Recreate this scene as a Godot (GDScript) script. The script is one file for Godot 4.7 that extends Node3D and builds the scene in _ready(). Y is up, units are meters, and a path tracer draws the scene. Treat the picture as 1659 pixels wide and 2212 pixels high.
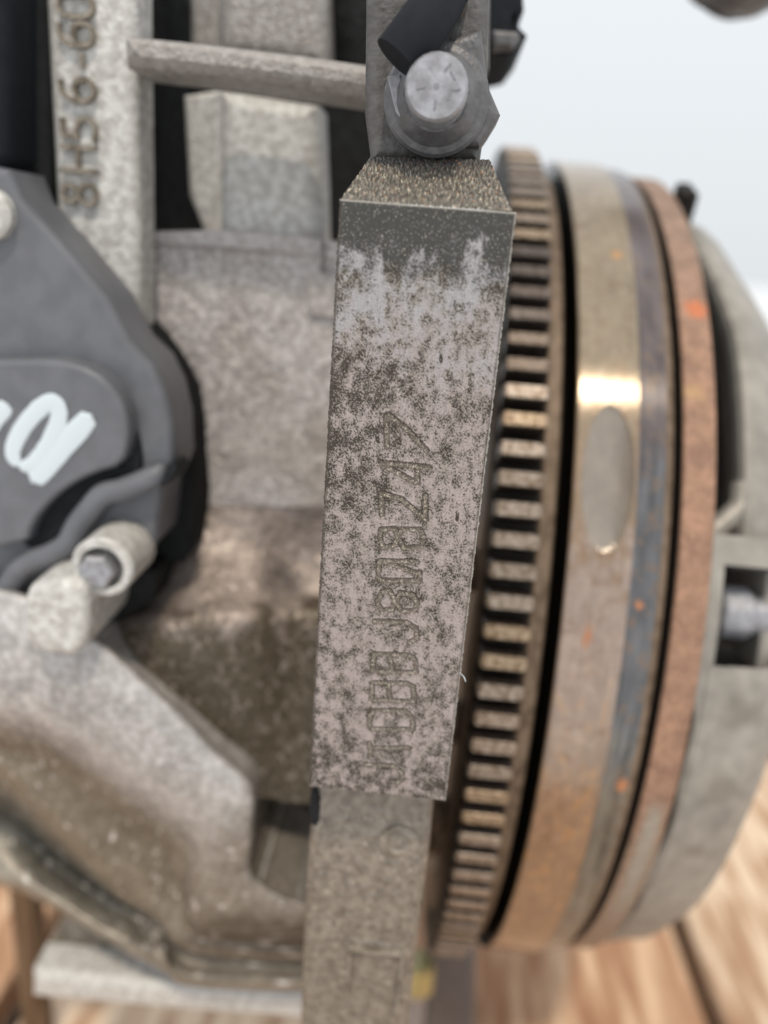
extends Node3D
# Close-up of an engine standing on a wooden pallet outdoors. World: y up, ground at y = 0.
# The crankshaft runs along x at height HY, the flywheel's first face is at x = 0.

const HY := 0.33                      # height of the crankshaft above the ground
const EYE := Vector3(-0.01637, 0.10065 + HY, 0.27452)
var BAS := Basis(Vector3(0.995087, 0.074513, -0.065191), Vector3(-0.091195, 0.946179, -0.310531), Vector3(0.038544, 0.314950, 0.948325))
var N1 := FastNoiseLite.new()
var N2 := FastNoiseLite.new()
var N3 := FastNoiseLite.new()
var rng := RandomNumberGenerator.new()
var M := {}


# ---------------------------------------------------------------- mesh builder
class MB:
	var v := PackedVector3Array()
	var n := PackedVector3Array()
	var c := PackedColorArray()
	var uv := PackedVector2Array()
	var ix := PackedInt32Array()

	func vert(p: Vector3, nn: Vector3, col := Color.WHITE, t := Vector2.ZERO) -> int:
		v.append(p); n.append(nn); c.append(col); uv.append(t)
		return v.size() - 1

	func face(a: int, b: int, d: int) -> void:      # wound so that its front is where its normals point
		var g := (v[b] - v[a]).cross(v[d] - v[a])
		if g.dot(n[a] + n[b] + n[d]) > 0.0:
			ix.append(a); ix.append(d); ix.append(b)
		else:
			ix.append(a); ix.append(b); ix.append(d)

	func tri(a: Vector3, b: Vector3, d: Vector3, out: Vector3, col := Color.WHITE) -> void:
		var g := (b - a).cross(d - a).normalized()
		if g.dot(out) < 0.0:
			g = -g
		face(vert(a, g, col, Vector2(a.x, a.y)), vert(b, g, col, Vector2(b.x, b.y)), vert(d, g, col, Vector2(d.x, d.y)))

	func quad(a: Vector3, b: Vector3, d: Vector3, e: Vector3, out: Vector3, col := Color.WHITE) -> void:
		tri(a, b, d, out, col)
		tri(a, d, e, out, col)

	func grid(pts: Array, cols: Array, out: Vector3, uvs := 20.0) -> void:   # rows of points, smooth
		var h := pts.size()
		var w: int = pts[0].size()
		var at := v.size()
		for j in h:
			var up: PackedVector3Array = pts[maxi(j - 1, 0)]
			var row: PackedVector3Array = pts[j]
			var dn: PackedVector3Array = pts[mini(j + 1, h - 1)]
			for i in w:
				var a := row[mini(i + 1, w - 1)] - row[maxi(i - 1, 0)]
				var b := dn[i] - up[i]
				var g := a.cross(b).normalized()
				if g.dot(out) < 0.0:
					g = -g
				var cc: Color = cols[j][i] if cols.size() else Color.WHITE
				vert(row[i], g, cc, Vector2(row[i].x, row[i].y) * uvs)
		for j in h - 1:
			for i in w - 1:
				var k := at + j * w + i
				face(k, k + 1, k + w + 1)
				face(k, k + w + 1, k + w)

	func box(lo: Vector3, hi: Vector3, bev: float) -> void:
		var mid := (lo + hi) / 2.0
		var e := (hi - lo) / 2.0
		for s in [-1, 1]:
			quad(mid + Vector3(s * e.x, e.y - bev, e.z - bev), mid + Vector3(s * e.x, -e.y + bev, e.z - bev), mid + Vector3(s * e.x, -e.y + bev, -e.z + bev), mid + Vector3(s * e.x, e.y - bev, -e.z + bev), Vector3(s, 0, 0))
			quad(mid + Vector3(e.x - bev, s * e.y, e.z - bev), mid + Vector3(-e.x + bev, s * e.y, e.z - bev), mid + Vector3(-e.x + bev, s * e.y, -e.z + bev), mid + Vector3(e.x - bev, s * e.y, -e.z + bev), Vector3(0, s, 0))
			quad(mid + Vector3(e.x - bev, e.y - bev, s * e.z), mid + Vector3(-e.x + bev, e.y - bev, s * e.z), mid + Vector3(-e.x + bev, -e.y + bev, s * e.z), mid + Vector3(e.x - bev, -e.y + bev, s * e.z), Vector3(0, 0, s))
			for t in [-1, 1]:
				quad(mid + Vector3(s * e.x, t * (e.y - bev), e.z - bev), mid + Vector3(s * e.x, t * (e.y - bev), -e.z + bev), mid + Vector3(s * (e.x - bev), t * e.y, -e.z + bev), mid + Vector3(s * (e.x - bev), t * e.y, e.z - bev), Vector3(s, t, 0))
				quad(mid + Vector3(s * e.x, e.y - bev, t * (e.z - bev)), mid + Vector3(s * e.x, -e.y + bev, t * (e.z - bev)), mid + Vector3(s * (e.x - bev), -e.y + bev, t * e.z), mid + Vector3(s * (e.x - bev), e.y - bev, t * e.z), Vector3(s, 0, t))
				quad(mid + Vector3(e.x - bev, s * e.y, t * (e.z - bev)), mid + Vector3(-e.x + bev, s * e.y, t * (e.z - bev)), mid + Vector3(-e.x + bev, s * (e.y - bev), t * e.z), mid + Vector3(e.x - bev, s * (e.y - bev), t * e.z), Vector3(0, s, t))
				for u in [-1, 1]:
					tri(mid + Vector3(s * e.x, t * (e.y - bev), u * (e.z - bev)), mid + Vector3(s * (e.x - bev), t * e.y, u * (e.z - bev)), mid + Vector3(s * (e.x - bev), t * (e.y - bev), u * e.z), Vector3(s, t, u))

	func mesh() -> ArrayMesh:
		var a := []
		a.resize(Mesh.ARRAY_MAX)
		a[Mesh.ARRAY_VERTEX] = v
		a[Mesh.ARRAY_NORMAL] = n
		a[Mesh.ARRAY_COLOR] = c
		a[Mesh.ARRAY_TEX_UV] = uv
		a[Mesh.ARRAY_INDEX] = ix
		var m := ArrayMesh.new()
		m.add_surface_from_arrays(Mesh.PRIMITIVE_TRIANGLES, a)
		return m


# ---------------------------------------------------------------- helpers
# A place on the upright plane z = const, by where the photograph (1659 x 2212) shows it.
func P(u: float, v: float, z: float) -> Vector3:
	var r := BAS * Vector3((u - 829.5) / 1659.0, -(v - 1106.0) / 1659.0, -1.0)
	return EYE + r * ((z - EYE.z) / r.z)


func PP(flat: Array, z: float) -> PackedVector2Array:
	var o := PackedVector2Array()
	for i in range(0, flat.size(), 2):
		var p := P(flat[i], flat[i + 1], z)
		o.append(Vector2(p.x, p.y))
	return o


func smooth(poly: PackedVector2Array, times := 2) -> PackedVector2Array:
	for t in times:
		var o := PackedVector2Array()
		for i in poly.size():
			var a := poly[i]
			var b := poly[(i + 1) % poly.size()]
			o.append(a.lerp(b, 0.25)); o.append(a.lerp(b, 0.75))
		poly = o
	return poly


# An upright slab: outline at z0 (front) with a rounded front edge, straight back to z1.
func slab(b: MB, poly: PackedVector2Array, z0: float, z1: float, bev := 0.001, steps := 3) -> void:
	var k := poly.size()
	var area := 0.0
	for i in k:
		area += poly[i].cross(poly[(i + 1) % k])
	if area < 0.0:
		poly.reverse()
	var out := PackedVector2Array()
	for i in k:
		var e0 := (poly[i] - poly[(i + k - 1) % k]).normalized()
		var e1 := (poly[(i + 1) % k] - poly[i]).normalized()
		var n0 := Vector2(e0.y, -e0.x)
		var n1 := Vector2(e1.y, -e1.x)
		var m := (n0 + n1).normalized()
		out.append(m / maxf(m.dot(n0), 0.5))
	var rings := []
	for s in steps + 1:
		var a := PI / 2 * s / steps
		var ring := PackedVector3Array()
		for i in k:
			var q := poly[i] - out[i] * bev * (1.0 - sin(a))
			ring.append(Vector3(q.x, q.y, z0 - bev * (1.0 - cos(a))))
		rings.append(ring)
	var back := PackedVector3Array()
	for i in k:
		back.append(Vector3(poly[i].x, poly[i].y, z1))
	rings.append(back)
	var top := PackedVector2Array()
	for i in k:
		top.append(Vector2(rings[0][i].x, rings[0][i].y))
	var t := Geometry2D.triangulate_polygon(top)
	if t.is_empty():
		push_warning("polygon could not be filled")
	for i in range(0, t.size(), 3):
		b.tri(rings[0][t[i]], rings[0][t[i + 1]], rings[0][t[i + 2]], Vector3(0, 0, 1))
		b.tri(back[t[i]], back[t[i + 1]], back[t[i + 2]], Vector3(0, 0, -1))
	for s in rings.size() - 1:
		for i in k:
			var j := (i + 1) % k
			var e := (poly[j] - poly[i]).normalized()
			var sharp := Vector2(e.y, -e.x)
			var ni := out[i].normalized()
			var nj := out[j].normalized()
			if ni.dot(sharp) < 0.92: ni = sharp
			if nj.dot(sharp) < 0.92: nj = sharp
			var a0 := PI / 2 * mini(s, steps) / steps
			var a1 := PI / 2 * mini(s + 1, steps) / steps
			var q := [b.vert(rings[s][i], Vector3(ni.x * sin(a0), ni.y * sin(a0), cos(a0))), b.vert(rings[s][j], Vector3(nj.x * sin(a0), nj.y * sin(a0), cos(a0))),
				b.vert(rings[s + 1][j], Vector3(nj.x * sin(a1), nj.y * sin(a1), cos(a1))), b.vert(rings[s + 1][i], Vector3(ni.x * sin(a1), ni.y * sin(a1), cos(a1)))]
			b.face(q[0], q[1], q[2])
			b.face(q[0], q[2], q[3])


func slab_mesh(flat: Array, z0: float, z1: float, bev := 0.001, rounds := 0) -> ArrayMesh:
	var b := MB.new()
	slab(b, smooth(PP(flat, z0), rounds), z0, z1, bev)
	return b.mesh()


func cr(a, b, c, d, t: float):
	return 0.5 * (2.0 * b + (c - a) * t + (2.0 * a - 5.0 * b + 4.0 * c - d) * t * t + (3.0 * b - a - 3.0 * c + d) * t * t * t)


# A curved sheet through control rows of [u, v, z, ...] with cast roughness, its rim turned back to give it depth.
func sheet(rows: Array, sub: int, bump: float, freq: float, shade: Callable, deep: float) -> ArrayMesh:
	var h := rows.size()
	var w: int = rows[0].size() / 3
	var ctl := []
	for r in rows:
		var l := PackedVector3Array()
		for i in w:
			l.append(P(r[3 * i], r[3 * i + 1], r[3 * i + 2]))
		ctl.append(l)
	var pts := []
	var cols := []
	for J in (h - 1) * sub + 1:
		var j := mini(J / sub, h - 2)
		var tj := float(J - j * sub) / sub
		var row := PackedVector3Array()
		var col := PackedColorArray()
		for I in (w - 1) * sub + 1:
			var i := mini(I / sub, w - 2)
			var ti := float(I - i * sub) / sub
			var q := []
			for jj in [j - 1, j, j + 1, j + 2]:
				var l: PackedVector3Array = ctl[clampi(jj, 0, h - 1)]
				q.append(cr(l[maxi(i - 1, 0)], l[i], l[i + 1], l[mini(i + 2, w - 1)], ti))
			var p: Vector3 = cr(q[0], q[1], q[2], q[3], tj)
			col.append(shade.call(p, float(J) / sub, float(I) / sub))
			p.z += bump * (q3v(p * freq) + 0.6 * q3v(p * freq * 2.7 + Vector3.ONE * 9.0))
			p.y += bump * 0.6 * q3v(p * freq * 1.3 + Vector3.ONE * 31.0)
			row.append(p)
		pts.append(row); cols.append(col)
	var b := MB.new()
	b.grid(pts, cols, Vector3(0, 0, 1))
	var H := pts.size()
	var W: int = pts[0].size()
	for J in H - 1:
		for e in [0, W - 1]:
			var a: Vector3 = pts[J][e]
			var c: Vector3 = pts[J + 1][e]
			b.quad(a, c, c - Vector3(0, 0, deep), a - Vector3(0, 0, deep), Vector3(-1 if e == 0 else 1, 0, 0), cols[J][e])
	for I in W - 1:
		for e in [0, H - 1]:
			var a: Vector3 = pts[e][I]
			var c: Vector3 = pts[e][I + 1]
			b.quad(a, c, c - Vector3(0, 0, deep), a - Vector3(0, 0, deep), Vector3(0, 1 if e == 0 else -1, 0), cols[e][I])
	return b.mesh()


# A turned body round the x axis: profile of (x, r); th = 0 is up, th = PI/2 faces +z.
func lathe(b: MB, prof: Array, ths: PackedFloat32Array, sub := 1, shade = null, move = null) -> void:
	for k in prof.size() - 1:
		var p: Vector2 = prof[k]
		var q: Vector2 = prof[k + 1]
		var d := (q - p).normalized()
		var nn := Vector2(-d.y, d.x)
		if k == 0 or true:
			var at := b.v.size()
			for i in ths.size():
				var a := ths[i]
				for s in sub + 1:
					var m := p.lerp(q, float(s) / sub)
					var r := m.y
					var x := m.x
					if move != null:
						var mv: Vector2 = move.call(x, r, a)
						x = mv.x; r = mv.y
					var col: Color = shade.call(x, r, a) if shade != null else Color.WHITE
					b.vert(Vector3(x, r * cos(a), r * sin(a)), Vector3(nn.x, nn.y * cos(a), nn.y * sin(a)), col, Vector2(a * 2.66, x * 20.0))
			var w := sub + 1
			for i in ths.size() - 1:
				for s in sub:
					var e := at + i * w + s
					b.face(e, e + 1, e + w + 1)
					b.face(e, e + w + 1, e + w)
			if move != null:           # true normals on the moved surface
				for i in ths.size():
					for s in w:
						var i0 := at + maxi(i - 1, 0) * w + s
						var i1 := at + mini(i + 1, ths.size() - 1) * w + s
						var s0 := at + i * w + maxi(s - 1, 0)
						var s1 := at + i * w + mini(s + 1, sub)
						var g := (b.v[i1] - b.v[i0]).cross(b.v[s1] - b.v[s0]).normalized()
						b.n[at + i * w + s] = g if g.dot(b.n[at + i * w + s]) > 0.0 else -g


func arc(a0: float, a1: float, n: int) -> PackedFloat32Array:
	var o := PackedFloat32Array()
	for i in n + 1:
		o.append(a0 + (a1 - a0) * i / n)
	return o


func tube(b: MB, path: PackedVector3Array, radii: PackedFloat32Array, sides := 20, caps := true) -> void:
	var prev := Vector3(0, 0, 1)
	var rings := []
	for i in path.size():
		var d := (path[mini(i + 1, path.size() - 1)] - path[maxi(i - 1, 0)]).normalized()
		var a := (prev - d * prev.dot(d)).normalized()
		prev = a
		var e := d.cross(a)
		var ring := PackedInt32Array()
		for s in sides + 1:
			var t := TAU * s / sides
			var o := a * cos(t) + e * sin(t)
			ring.append(b.vert(path[i] + o * radii[i], o, Color.WHITE, Vector2(float(s) / sides, i)))
		rings.append(ring)
		if caps and (i == 0 or i == path.size() - 1):
			for s in sides:
				b.tri(path[i], b.v[ring[s]], b.v[ring[s + 1]], -d if i == 0 else d)
	for i in path.size() - 1:
		for s in sides:
			b.face(rings[i][s], rings[i][s + 1], rings[i + 1][s + 1])
			b.face(rings[i][s], rings[i + 1][s + 1], rings[i + 1][s])


func curve(pts: Array, n := 6) -> PackedVector3Array:
	var o := PackedVector3Array()
	for i in pts.size() - 1:
		for s in n:
			o.append(cr(pts[maxi(i - 1, 0)], pts[i], pts[i + 1], pts[mini(i + 2, pts.size() - 1)], float(s) / n))
	o.append(pts[-1])
	return o


func radii(n: int, r: float) -> PackedFloat32Array:
	var o := PackedFloat32Array()
	o.resize(n); o.fill(r)
	return o


# A turned shape on an axis that points towards the viewer (+z): profile of (r, z).
func knob(b: MB, c: Vector3, prof: Array, sides := 40, flat := false) -> void:
	for k in prof.size() - 1:
		var p: Vector2 = prof[k]
		var q: Vector2 = prof[k + 1]
		var d := (q - p).normalized()
		for s in sides:
			var t0 := TAU * s / sides
			var t1 := TAU * (s + 1) / sides
			var tm := (t0 + t1) / 2.0
			var o := []
			for e in [[t0, p], [t1, p], [t1, q], [t0, q]]:
				var t: float = tm if flat else e[0]
				o.append(b.vert(c + Vector3(e[1].x * cos(e[0]), e[1].x * sin(e[0]), e[1].y), Vector3(-d.y * cos(t), -d.y * sin(t), d.x) * (1.0 if (-d.y) >= 0.0 or absf(d.y) < 1e-6 else 1.0)))
			for v in o:
				if b.n[v].z < -0.001 and d.x > 0: pass
			# orient outwards: along +r when the profile falls, along +z when it runs inwards
			var nn := Vector2(-d.y, d.x)
			if nn.x < -1e-6 or (absf(nn.x) <= 1e-6 and nn.y < 0.0):
				for v in o: b.n[v] = -b.n[v]
			b.face(o[0], o[1], o[2])
			b.face(o[0], o[2], o[3])


# Noise over world places: v = 1000 gives features of about 2.5 mm.
func q3v(v: Vector3) -> float:
	return N1.get_noise_3dv(v * 20.0)


func q3(x: float, y: float, z: float) -> float:
	return N1.get_noise_3d(x * 20.0, y * 20.0, z * 20.0)


func thing(called: String, label: String, category: String, at := Vector3.ZERO, group := "") -> Node3D:
	var o := Node3D.new()
	o.name = called
	add_child(o, true)
	o.position = at
	o.set_meta("label", label); o.set_meta("category", category)
	if group: o.set_meta("group", group)
	return o


func part(called: String, mesh: Mesh, mat: Material, parent: Node3D, label := "", world := true) -> MeshInstance3D:
	var o := MeshInstance3D.new()
	o.name = called
	o.mesh = mesh
	o.material_override = mat
	parent.add_child(o, true)
	if world: o.position = -parent.global_position       # these meshes are in world places
	if label: o.set_meta("label", label)
	return o


# ---------------------------------------------------------------- materials
func noise_tex(freq: float, seed_: int, lo: Color, hi: Color, kind := FastNoiseLite.TYPE_SIMPLEX_SMOOTH, oct := 4, size := 512, a := 0.25, b := 0.75) -> NoiseTexture2D:
	var f := FastNoiseLite.new()
	f.seed = seed_; f.noise_type = kind; f.frequency = freq
	f.fractal_type = FastNoiseLite.FRACTAL_FBM; f.fractal_octaves = oct
	var t := NoiseTexture2D.new()
	t.width = size; t.height = size; t.seamless = true; t.noise = f
	var g := Gradient.new()
	g.offsets = PackedFloat32Array([0.0, a, b, 1.0])
	g.colors = PackedColorArray([lo, lo, hi, hi])
	t.color_ramp = g
	return t


func mat(called: String, lin: Color, rough: float, metal: float, tex: Texture2D = null, scale := Vector3.ONE * 20.0, relief: Texture2D = null, depth := 0.0, vcol := false, tri := true) -> StandardMaterial3D:
	var m := StandardMaterial3D.new()
	m.resource_name = called
	m.albedo_color = lin.linear_to_srgb()
	m.roughness = rough; m.metallic = metal
	m.albedo_texture = tex
	m.uv1_triplanar = tri; m.uv1_world_triplanar = tri
	m.uv1_scale = scale
	if relief:
		m.heightmap_enabled = true; m.heightmap_texture = relief; m.heightmap_scale = depth
	m.vertex_color_use_as_albedo = vcol
	M[called] = m
	return m


func materials() -> void:
	var g := func(a: float) -> Color: return Color(a, a, a)
	var mottle := noise_tex(0.02, 3, Color(0.84, 0.83, 0.82), Color(1, 1, 1), FastNoiseLite.TYPE_SIMPLEX_SMOOTH, 5, 512, 0.25, 0.75)
	var grime := noise_tex(0.014, 5, Color(0.74, 0.71, 0.66), Color(1, 0.99, 0.97), FastNoiseLite.TYPE_SIMPLEX_SMOOTH, 5, 512, 0.25, 0.6)
	var grain := noise_tex(0.05, 7, g.call(0.0), g.call(1.0), FastNoiseLite.TYPE_SIMPLEX_SMOOTH, 4, 512, 0.2, 0.8)
	var cell := noise_tex(0.06, 9, g.call(0.0), g.call(1.0), FastNoiseLite.TYPE_CELLULAR, 3, 512, 0.1, 0.9)
	var soft := noise_tex(0.03, 11, Color(0.93, 0.93, 0.93), Color(1, 1, 1), FastNoiseLite.TYPE_SIMPLEX_SMOOTH, 3, 512, 0.3, 0.7)
	var streak := noise_tex(0.03, 13, g.call(0.0), g.call(1.0), FastNoiseLite.TYPE_SIMPLEX, 5, 512, 0.2, 0.8)
	var woodc := noise_tex(0.012, 17, Color(0.74, 0.63, 0.55), Color(1, 0.98, 0.95), FastNoiseLite.TYPE_SIMPLEX_SMOOTH, 5, 512, 0.2, 0.62)
	mat("cast", Color(0.42, 0.395, 0.375), 0.5, 0.15, mottle, Vector3.ONE * 40.0, cell, 0.03)
	mat("cast_wall", Color(0.60, 0.56, 0.55), 0.5, 0.05, mottle, Vector3.ONE * 45.0, cell, 0.025)
	mat("cast_bright", Color(0.70, 0.69, 0.665), 0.5, 0.05, mottle, Vector3.ONE * 34.0, cell, 0.025)
	mat("cast_dirty", Color(0.29, 0.26, 0.225), 0.6, 0.15, grime, Vector3.ONE * 24.0, cell, 0.03)
	mat("cast_shade", Color(0.03, 0.031, 0.032), 0.8, 0.0, mottle, Vector3.ONE * 20.0, grain, 0.02)  # near black: shade of pockets and holes put into the colour
	mat("cast_grey", Color(0.135, 0.13, 0.127), 0.6, 0.15, mottle, Vector3.ONE * 30.0, grain, 0.01)
	mat("cast_vertex", Color.WHITE, 0.5, 0.05, mottle, Vector3.ONE * 45.0, cell, 0.025, true)
	mat("grit", Color.WHITE, 0.35, 0.35, mottle, Vector3.ONE * 38.0, cell, 0.03, true)
	mat("pan_vertex", Color.WHITE, 0.4, 0.25, mottle, Vector3.ONE * 40.0, cell, 0.012, true)
	mat("pad", Color.WHITE, 0.5, 0.25, null, Vector3.ONE * 120.0, grain, 0.006, true)
	M["pad"].metallic_specular = 0.25
	mat("chamfer", Color.WHITE, 0.42, 0.35, null, Vector3.ONE * 60.0, grain, 0.01, true)
	mat("plastic", Color(0.155, 0.16, 0.178), 0.46, 0.0, soft, Vector3.ONE * 8.0, grain, 0.001)
	mat("plastic_dark", Color(0.022, 0.024, 0.027), 0.6, 0.0, soft, Vector3.ONE * 15.0, grain, 0.005)  # plastic darkened to stand for shade in the gap and groove
	mat("matte_black", Color(0.02, 0.021, 0.022), 0.8, 0.0, soft, Vector3.ONE * 15.0, grain, 0.01)
	mat("sleeve", Color(0.02, 0.022, 0.026), 0.7, 0.0, soft, Vector3.ONE * 15.0, grain, 0.005)
	mat("paint", Color(0.66, 0.735, 0.79), 0.4, 0.0, null)
	mat("zinc", Color(0.42, 0.42, 0.45), 0.45, 0.5, mottle, Vector3.ONE * 40.0, grain, 0.004)
	mat("zinc_dull", Color(0.17, 0.168, 0.175), 0.5, 0.4, mottle, Vector3.ONE * 40.0, grain, 0.006)
	mat("oily", Color(0.115, 0.095, 0.075), 0.6, 0.1, grime, Vector3.ONE * 24.0, grain, 0.02)
	mat("mark", Color(0.27, 0.27, 0.29), 0.5, 0.5)
	mat("drum", Color(0.10, 0.093, 0.085), 0.6, 0.3, mottle, Vector3.ONE * 30.0)
	mat("zinc_yellow", Color(0.62, 0.6, 0.33), 0.3, 0.8, soft, Vector3.ONE * 30.0)
	var rusty := noise_tex(0.02, 31, Color(0.68, 0.62, 0.56), Color(1, 1, 1), FastNoiseLite.TYPE_SIMPLEX_SMOOTH, 5, 512, 0.3, 0.62)
	mat("tooth", Color.WHITE, 0.42, 0.4, rusty, Vector3.ONE * 60.0, grain, 0.006, true)
	mat("steel_dark", Color(0.035, 0.031, 0.028), 0.6, 0.3, mottle, Vector3.ONE * 30.0, grain, 0.01)
	mat("steel_brown", Color(0.22, 0.16, 0.115), 0.6, 0.3, grime, Vector3.ONE * 25.0, grain, 0.01)
	mat("band", Color.WHITE, 0.22, 0.4, null, Vector3(1.2, 10, 1), streak, 0.001, true, false)
	mat("dull_band", Color.WHITE, 0.24, 0.2, null, Vector3(1.2, 10, 1), streak, 0.001, true, false)
	for k in ["band", "dull_band"]:      # turned steel: fine grooves run round the rim
		M[k].anisotropy_enabled = true; M[k].anisotropy = -0.95
	mat("rust_ring", Color.WHITE, 0.7, 0.1, mottle, Vector3.ONE * 60.0, grain, 0.003, true)
	mat("cover_steel", Color(0.43, 0.4, 0.355), 0.5, 0.35, mottle, Vector3.ONE * 16.0, grain, 0.008)
	mat("cover_vertex", Color.WHITE, 0.55, 0.15, soft, Vector3.ONE * 9.0, grain, 0.001, true)
	mat("wood", Color(0.66, 0.47, 0.33), 0.85, 0.0, woodc, Vector3(12, 12, 1.6), woodc, 0.03)
	mat("wood_pale", Color(0.72, 0.585, 0.455), 0.88, 0.0, woodc, Vector3(14, 14, 2.2), woodc, 0.03)
	for k in ["cast_shade", "matte_black", "plastic_dark", "sleeve", "steel_dark"]:
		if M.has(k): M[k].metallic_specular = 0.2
	mat("wood_brown", Color(0.17, 0.115, 0.07), 0.8, 0.0, woodc, Vector3(40, 4, 40))
	mat("snow", Color(0.76, 0.78, 0.80), 0.9, 0.0, noise_tex(0.01, 21, Color(0.94, 0.95, 0.96), Color(1, 1, 1)), Vector3.ONE * 0.7, grain, 0.6)


# ---------------------------------------------------------------- the engine block's stamped pad
const PZ := 0.172

func stamp_strokes() -> Array:      # polylines in pad millimetres: J 1 0 B B J 8 N 8 Z 4 7, read upwards
	var o := []
	var add := func(oy: float, pts: Array) -> void:
		var l := PackedVector2Array()
		for i in range(0, pts.size(), 2):
			var p := P((850.0 + pts[i] / 5.53) / 1.15732, (oy + pts[i + 1] / 5.53) / 1.15732, PZ)
			l.append(Vector2((p.x + 0.02914) * 1000.0, (0.10700 + HY - p.y) * 1000.0))
		o.append(l)
	add.call(1000.0, [650, 640, 640, 240]); add.call(1000.0, [660, 200, 900, 380, 1200, 700])
	add.call(1000.0, [580, 870, 1240, 930]); add.call(1000.0, [590, 900, 1070, 1150, 1070, 950])
	add.call(1000.0, [580, 1590, 570, 1290, 850, 1370, 1180, 1650, 1180, 1320])
	add.call(1000.0, [570, 1790, 760, 1780, 800, 1880, 760, 2010, 590, 2040, 550, 1900, 570, 1790])
	add.call(1000.0, [860, 1790, 1110, 1790, 1160, 1900, 1120, 2030, 880, 2050, 800, 1880, 860, 1790])
	add.call(1350.0, [560, 290, 1060, 300]); add.call(1350.0, [580, 290, 1090, 470]); add.call(1350.0, [540, 300, 530, 540]); add.call(1350.0, [560, 560, 1100, 560]); add.call(1350.0, [1100, 440, 1100, 560])
	add.call(1350.0, [580, 720, 680, 700, 760, 820, 720, 960, 570, 970, 520, 860, 580, 720])
	add.call(1350.0, [830, 730, 1010, 760, 1070, 880, 1030, 980, 850, 980, 780, 860, 830, 730])
	add.call(1350.0, [480, 1120, 920, 1140, 1050, 1220, 1065, 1360, 960, 1420])
	add.call(1600.0, [460, 430, 1050, 450, 1040, 280, 960, 210, 470, 190, 450, 430]); add.call(1600.0, [690, 210, 720, 420])
	add.call(1600.0, [430, 830, 1030, 850, 1010, 640, 930, 600, 450, 590, 430, 830]); add.call(1600.0, [670, 610, 690, 820])
	add.call(1600.0, [410, 1040, 490, 970, 900, 980, 1000, 1070, 1010, 1230, 440, 1230, 400, 1150, 410, 1040])
	add.call(1600.0, [430, 1490, 960, 1490]); add.call(1600.0, [400, 1420, 430, 1590])
	add.call(1600.0, [370, 1720, 740, 1740, 850, 1830, 870, 1920, 800, 1970])
	return o


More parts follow.
